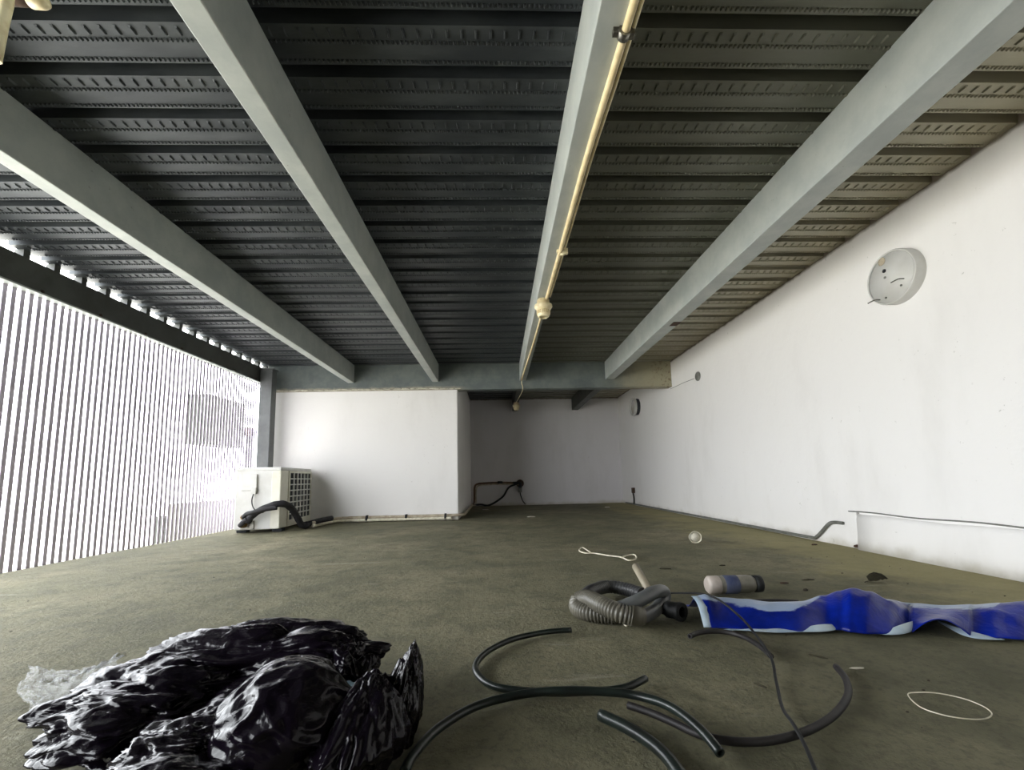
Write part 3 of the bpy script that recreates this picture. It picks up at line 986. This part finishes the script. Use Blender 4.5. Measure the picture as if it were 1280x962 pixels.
# white wires
wx = [(738, 690), (728, 684), (724, 688), (732, 691), (742, 691), (760, 694), (776, 696), (786, 700), (795, 698), (793, 693), (783, 694), (776, 697)]
tag(obj('white_string', tube(resample(spline([flo(a_, b__, 0.004+0.002*(i % 2)) for i, (a_, b__) in enumerate(wx)], 8), 0.012), 0.0042, seg=8), M_WHITEP),
    'white string with a loop at each end on the floor behind the corrugated hose', 'string')
wx = [(1135, 868), (1146, 865), (1172, 866), (1205, 873), (1230, 883), (1240, 892), (1231, 898), (1208, 898), (1178, 893), (1150, 883)]
tag(obj('wire_ring', tube(spline([flo(a_, b__, 0.003+0.003*math.sin(i)) for i, (a_, b__) in enumerate(wx)], 8, True), 0.0012, seg=8, closed=True), M_WHITEP),
    'thin pale wire bent into an oval ring on the floor at the lower right', 'wire')


# leaf, chips, debris
def crumb(name, px, py, rx, ry, rz, mm, label, cat, seed=0, group=None, rot=0):
    p = flo(px, py)
    bm = bmesh.new()
    bmesh.ops.create_icosphere(bm, subdivisions=3, radius=1)
    for v in bm.verts:
        n = noise.noise(v.co*1.7+Vector((seed*7.1, 0, 0)))
        v.co *= 1+0.45*n
        v.co = Vector((v.co.x*rx, v.co.y*ry, max(v.co.z, -0.6)*rz+rz*0.55))
    o = obj(name, bm, mm)
    o.location = (p.x, p.y, 0)
    o.rotation_euler = (0, 0, rot)
    return tag(o, label, cat, group)


# dry curled leaf
p = flo(1097, 726)
t = thing('dry_leaf', 'dark curled dry leaf on the floor behind the blue tarpaulin', 'leaf', (p.x, p.y, 0), 0.3)
bm = bmesh.new()
gr = [[bm.verts.new((0.05*(i/8-1)*(1), 0.03*(j/3-1)*math.sin(PI*(i+.5)/17)*1.3, 0.004+0.034*math.sin(PI*i/16)*(1-0.6*(j/3-1)**2)+0.006*noise.noise(Vector((i*.9, j*.9, 0))))) for j in range(7)] for i in range(17)]
for i in range(16):
    for j in range(6):
        bm.faces.new((gr[i][j], gr[i+1][j], gr[i+1][j+1], gr[i][j+1]))
r = bmesh.ops.solidify(bm, geom=bm.faces[:], thickness=0.0015)
obj('blade', bm, M_TWIG, t)
obj('stalk', tube(spline([Vector((-0.048, 0, 0.006)), Vector((-0.07, 0.004, 0.004)), Vector((-0.085, 0.0, 0.003))], 4), 0.0015, seg=6), M_TWIG, t)

crumb('plaster_chip', 664, 646, .045, .03, .008, M_CHIP, 'flat pale plaster chip on the floor in front of the alcove', 'chip', 1)
crumb('plaster_chip', 607, 637, .05, .03, .008, M_CHIP, 'flat pale chip beside the black drain hose in the alcove', 'chip', 2)
crumb('plaster_chip', 759, 634, .04, .03, .008, M_CHIP, 'flat pale chip near the right corner of the alcove floor', 'chip', 3)
crumb('rubble_lump', 1072, 684, .022, .016, .012, M_BROWN, 'small dark lump at the foot of the right wall kerb', 'rubble', 4)
crumb('rubble_lump', 1018, 681, .02, .008, .006, M_BROWN, 'thin brown flake below the bend of the wall conduit', 'rubble', 5)
crumb('rubble_lump', 1007, 738, .009, .008, .006, M_GRIT, 'tiny dark pebble just behind the blue tarpaulin', 'rubble', 6)
crumb('twig', 1010, 725, .03, .004, .004, M_TWIG, 'thin dark twig between bottle and dry leaf', 'twig', 7)
crumb('twig', 903, 707, .016, .003, .004, M_TWIG, 'short dark twig just behind the plastic bottle', 'twig', 8)
crumb('twig', 832, 711, .03, .004, .004, M_TWIG, 'thin dark twig to the right of the white string', 'twig', 9, rot=-.2)
crumb('twig', 1023, 821, .022, .0025, .003, M_TWIG, 'thin dark splinter in front of the blue tarpaulin', 'twig', 10, rot=-.8)
crumb('twig', 950, 857, .016, .0025, .003, M_TWIG, 'thin dark splinter left of the thin black cable', 'twig', 11, rot=-1)
crumb('twig', 980, 729, .02, .008, .004, M_BROWN, 'brown leaf scrap right of the bottle cap', 'leaf', 12)
crumb('paint_flake', 1071, 835, .018, .006, .0015, M_CHIP, 'pale paint flake on the floor in front of the blue tarpaulin', 'flake', 13)

bm = bmesh.new()
for i in range(420):
    x, y = rnd.uniform(-2.7, 2.2), rnd.uniform(0.8, 7.5)
    s = rnd.uniform(0.0012, 0.0036)
    bmesh.ops.create_icosphere(bm, subdivisions=1, radius=s, matrix=Matrix.Translation((x, y, s*0.4)) @ Matrix.Diagonal((rnd.uniform(1, 2), 1, 0.6, 1)))
tag(obj('floor_grit', bm, M_GRIT), 'fine dark grit scattered over the concrete floor', 'grit', kind='stuff')

# ------------------------------------------------------------------ blue tarpaulin
t = thing('blue_tarpaulin', 'crumpled blue tarpaulin with pale edges lying along the floor at right', 'tarpaulin', (0, 0, 0))
top_px = [(868, 744), (880, 742), (900, 746), (930, 748), (965, 752), (1000, 751), (1030, 743), (1050, 737), (1065, 734), (1085, 739), (1110, 748), (1140, 753), (1180, 756), (1215, 755), (1250, 753), (1280, 751), (1320, 750), (1350, 750)]
bot_px = [(868, 784), (880, 785), (900, 785), (930, 786), (965, 788), (1000, 789), (1030, 786), (1050, 787), (1065, 790), (1085, 792), (1110, 792), (1140, 786), (1165, 771), (1185, 778), (1215, 793), (1250, 797), (1280, 799), (1320, 802), (1350, 804)]


def interp(tab, x):
    for (a, ya_), (b, yb_) in zip(tab, tab[1:]):
        if x <= b:
            k = (x-a)/(b-a)
            k = k*k*(3-2*k)
            return ya_+(yb_-ya_)*k
    return tab[-1][1]


NU, NV = 200, 36
bm = bmesh.new()
pl_ = bm.verts.layers.float.new('pale')
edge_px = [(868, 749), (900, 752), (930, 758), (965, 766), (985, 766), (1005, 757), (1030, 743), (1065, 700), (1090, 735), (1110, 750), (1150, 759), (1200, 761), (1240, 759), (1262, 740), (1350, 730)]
rows = []
fold = []
for i in range(NU+1):
    px = 868+(1350-868)*i/NU
    Pf = flo(px, interp(bot_px, px), 0.004)
    arch = 0
    if 1140 < px < 1215:
        # free edge lifted off the floor
        s = math.sin(PI*(px-1140)/75)
        Pf = flo(px, 790+6*(px-1140)/75, 0.004)
        arch = 0.045*s
    Yr = Pf.y+0.11
    R = on(px, interp(top_px, px), 1, Yr)
    R.z = max(R.z, 0.02)
    col = []
    Pf = Pf+Vector((0, 0, arch))
    backY = Yr+0.13
    dx = R.x-Pf.x
    for j in range(NV+1):
        v = j/NV
        if v < 0.6:
            k = v/0.6
            q = Pf.lerp(R, k)
            q.x += 0.042*(1-k)*max(0, 1-i/25)
            q.z = Pf.z+(R.z-Pf.z)*math.sin(k*PI/2)**0.9
            q.z -= 0.006*math.sin(k*PI)*math.sin(px*0.05)
        else:
            k = (v-0.6)/0.4
            q = Vector((R.x+(backY-Yr)*R.x/R.y*k*0.4, Yr+(backY-Yr)*k, max(0.006, R.z*(1-k)**1.2*0.8 + R.z*0.2*(1-k)**3)))
        nn = Vector((q.x*9, q.y*14, q.z*9))
        amp = 0.006*math.sin(PI*min(1, max(v, 0.02)))
        q = q+Vector((0, -1, 0.6))*(noise.noise(nn)*amp*1.2 + (0.5-abs(noise.noise(nn*1.4)))*amp*1.3)
        q.z = max(q.z, 0.004)
        vv = bm.verts.new(q)
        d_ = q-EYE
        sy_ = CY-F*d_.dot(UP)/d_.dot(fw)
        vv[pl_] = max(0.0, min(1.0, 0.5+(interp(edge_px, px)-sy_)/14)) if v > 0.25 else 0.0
        col.append(vv)
    rows.append(col)
edge0 = [v.co.copy() for v in rows[0][:int(NV*0.62)]]
for i in range(NU):
    for j in range(NV):
        f = bm.faces.new((rows[i][j], rows[i+1][j], rows[i+1][j+1], rows[i][j+1]))
        f.smooth = True
o = obj('sheet', bm, M_TARP, t)
md = o.modifiers.new('thickness', 'SOLIDIFY')
md.thickness = 0.0015


def strip(pxs, w0, mm, name, lift=0.0):
    bm = bmesh.new()
    prev = None
    n = len(pxs)
    for (a_, y0, y1, z0, z1) in pxs:
        p0 = flo(a_, y1, max(z0, 0.003))
        p1 = p0+Vector((0, 0.012, 0))
        p1 = on(a_, y0, 1, p0.y+0.02)
        cur = [bm.verts.new(p0), bm.verts.new(p0.lerp(p1, 0.5)+Vector((0, -0.006, 0))), bm.verts.new(p1)]
        if prev:
            bm.faces.new((prev[0], cur[0], cur[1], prev[1]))
            bm.faces.new((prev[1], cur[1], cur[2], prev[2]))
        prev = cur
    o = obj(name, bm, mm, t, True)
    md = o.modifiers.new('t', 'SOLIDIFY')
    md.thickness = 0.0015
    md = o.modifiers.new('s', 'SUBSURF')
    md.levels = md.render_levels = 2
    o['label'] = 'pale turned-up hem'
    return o


strip([(900, 786, 787, 0, 0), (925, 783, 787, 0, 0), (950, 784, 789, 0, 0), (975, 784, 791, 0, 0), (1000, 785, 789, 0, 0), (1022, 779, 790, 0, 0), (1040, 779, 789, 0, 0), (1055, 781, 784, 0, 0), (1067, 784, 785, 0, 0)], 0, M_TARPW, 'hem')
strip([(1096, 790, 791.5, 0, 0), (1112, 785, 793.5, 0, 0), (1128, 779, 793, 0, 0), (1142, 775, 790, 0, 0), (1150, 773, 781, 0, 0), (1155, 772.5, 774, 0, 0)], 0, M_TARPW, 'hem')
strip([(1170, 774, 775.5, 0, 0), (1185, 780, 784, 0, 0), (1200, 785, 793, 0, 0), (1218, 789, 798, 0, 0), (1235, 794, 799, 0, 0), (1255, 797.5, 799, 0, 0)], 0, M_TARPW, 'hem')
# left end rim
bm = bmesh.new()
prev = None
for j, q in enumerate(edge0):
    wd = 0.016+0.004*math.sin(j*0.7)
    cur = [bm.verts.new(q+Vector((-0.012, -0.003, 0.001))), bm.verts.new(q+Vector((wd, -0.006, 0.002)))]
    if prev:
        bm.faces.new((prev[0], cur[0], cur[1], prev[1]))
    prev = cur
o = obj('hem', bm, M_TARPW, t, True)
md = o.modifiers.new('t', 'SOLIDIFY')
md.thickness = 0.002


# ------------------------------------------------------------------ bin bags
def bag(label, cpx, top_py, half_px, depth, seed, stretch=(1, 1, 1), rot=0.0, mm=None, amp=0.30, sub=6, name='bin_bag', rise=0.0, group=True, tip=None):
    """a slumped crumpled film lump: cpx floor pixel of its centre, top_py height pixel, half_px half width"""
    c0 = flo(*cpx)
    dist = (c0-EYE).dot(fw)
    rx = half_px/F*dist
    topp = on(cpx[0], top_py, 1, c0.y)
    hz_ = max(topp.z-rise, 0.03)
    bm = bmesh.new()
    bmesh.ops.create_icosphere(bm, subdivisions=sub, radius=1)
    off = Vector((seed*13.7, seed*3.1, seed*5.9))
    for v in bm.verts:
        p = v.co.copy()
        s = Vector((p.x*stretch[0], p.y*stretch[1], p.z*stretch[2]))
        w_ = s + 0.35*Vector((noise.noise(s*1.7+off), noise.noise(s*1.7-off), noise.noise(s*1.7+off*2)))
        big = noise.noise(w_*1.2+off)
        r1 = 1-2*math.sqrt(noise.noise(w_*1.9+off)**2+0.0012)
        r2 = 1-2*math.sqrt(noise.noise(Vector((w_.x*2.4, w_.y*6.5, w_.z*3.2))-off)**2+0.0006)
        r3 = 1-2*abs(noise.noise(Vector((w_.x*11, w_.y*5, w_.z*7))+off))
        d = amp*(1.0*big+0.40*r1+0.24*r2+0.05*r3-0.30)
        q = p*(1+d)
        v.co = Vector((q.x*rx, q.y*depth, q.z*hz_*0.5+hz_*0.5))
        if tip:
            k = max(0, (v.co.z/hz_-0.45))
            v.co.x = v.co.x*(1-0.75*min(1, k*1.3)) + tip[0]*k
            v.co.y = v.co.y*(1-0.75*min(1, k*1.3)) + tip[1]*k
    zmax = max(v.co.z for v in bm.verts)
    for v in bm.verts:
        v.co.z *= hz_/zmax
        if v.co.z < 0.003:
            v.co.z = 0.003
    o = obj(name, bm, mm or M_BAG, None, True)
    o.location = (c0.x, c0.y, rise)
    o.rotation_euler = (0, 0, rot)
    tag(o, label, 'plastic bag', 'heap of black bin bags')
    return o


bag('flat outermost left black bin bag with grey see-through edge', (192, 915), 826, 98, 0.17, 1, (1, 2.2, 1.5), 0.08, amp=0.30)
bag('rear black bin bag ridge behind the rounded bag', (338, 868), 776, 128, 0.13, 2, (1.0, 1.6, 1.4), -0.04, amp=0.30)
bag('rounded black bin bag in the middle of the heap', (358, 955), 826, 78, 0.13, 3, (0.8, 0.8, 0.8), 0.2, amp=0.20)
bag('wrinkled black bin bag at the right front of the heap', (452, 960), 842, 56, 0.11, 4, (1.6, 1.6, 0.6), -0.2, amp=0.26, tip=(0.02, 0.02))
bag('narrow upright twisted black bag at the right end of the heap', (503, 925), 800, 25, 0.07, 5, (2, 2, 0.6), 0, amp=0.30, mm=M_BAGG, tip=(0.035, 0.0))
bag('glossy black bin bag spilling to the bottom left edge', (250, 985), 900, 92, 0.11, 6, (1.2, 2.4, 1.5), 0.1, amp=0.40, mm=M_BAGG)
bag('low black bin bag filling the gap left of the rounded bag', (285, 935), 862, 70, 0.14, 7, (1.2, 1.6, 1.2), 0, amp=0.32)
bag('small shiny black bag piece at the top right of the heap', (432, 880), 800, 33, 0.07, 8, (1.5, 1.5, 1.5), 0, amp=0.30)
# pale see-through edge flap
bm = bmesh.new()
NQ = 40
gr = []
for i in range(NQ+1):
    row = []
    for j in range(NQ+1):
        u, v = i/NQ, j/NQ
        px = 28+120*u+8*math.sin(v*9)
        py = 905-68*v+14*math.sin(u*3)
        q = flo(px, py, 0.0)
        q = q*1.0
        zz = 0.012+0.075*u*math.sin(PI*min(1, v*1.0)*0.8+0.3)+0.014*abs(noise.noise(Vector((u*7, v*7, 0))))+0.01*noise.noise(Vector((u*16, v*16, 4)))
        q.z = max(0.004, zz)
        row.append(bm.verts.new(q))
    gr.append(row)
for i in range(NQ):
    for j in range(NQ):
        bm.faces.new((gr[i][j], gr[i+1][j], gr[i+1][j+1], gr[i][j+1]))
tag(obj('film_flap', bm, M_BAGC, None, True), 'thin grey see-through plastic flap at the left end of the bag heap', 'plastic bag')
o = bag('scrap of pale blue plastic tucked between the black bags', (433, 905), 852, 13, 0.03, 11, (1, 1, 1), 0.3, mm=M_BLUEP, amp=0.3, sub=4, name='blue_plastic_scrap')
o['category'] = 'plastic scrap'
del o['group']
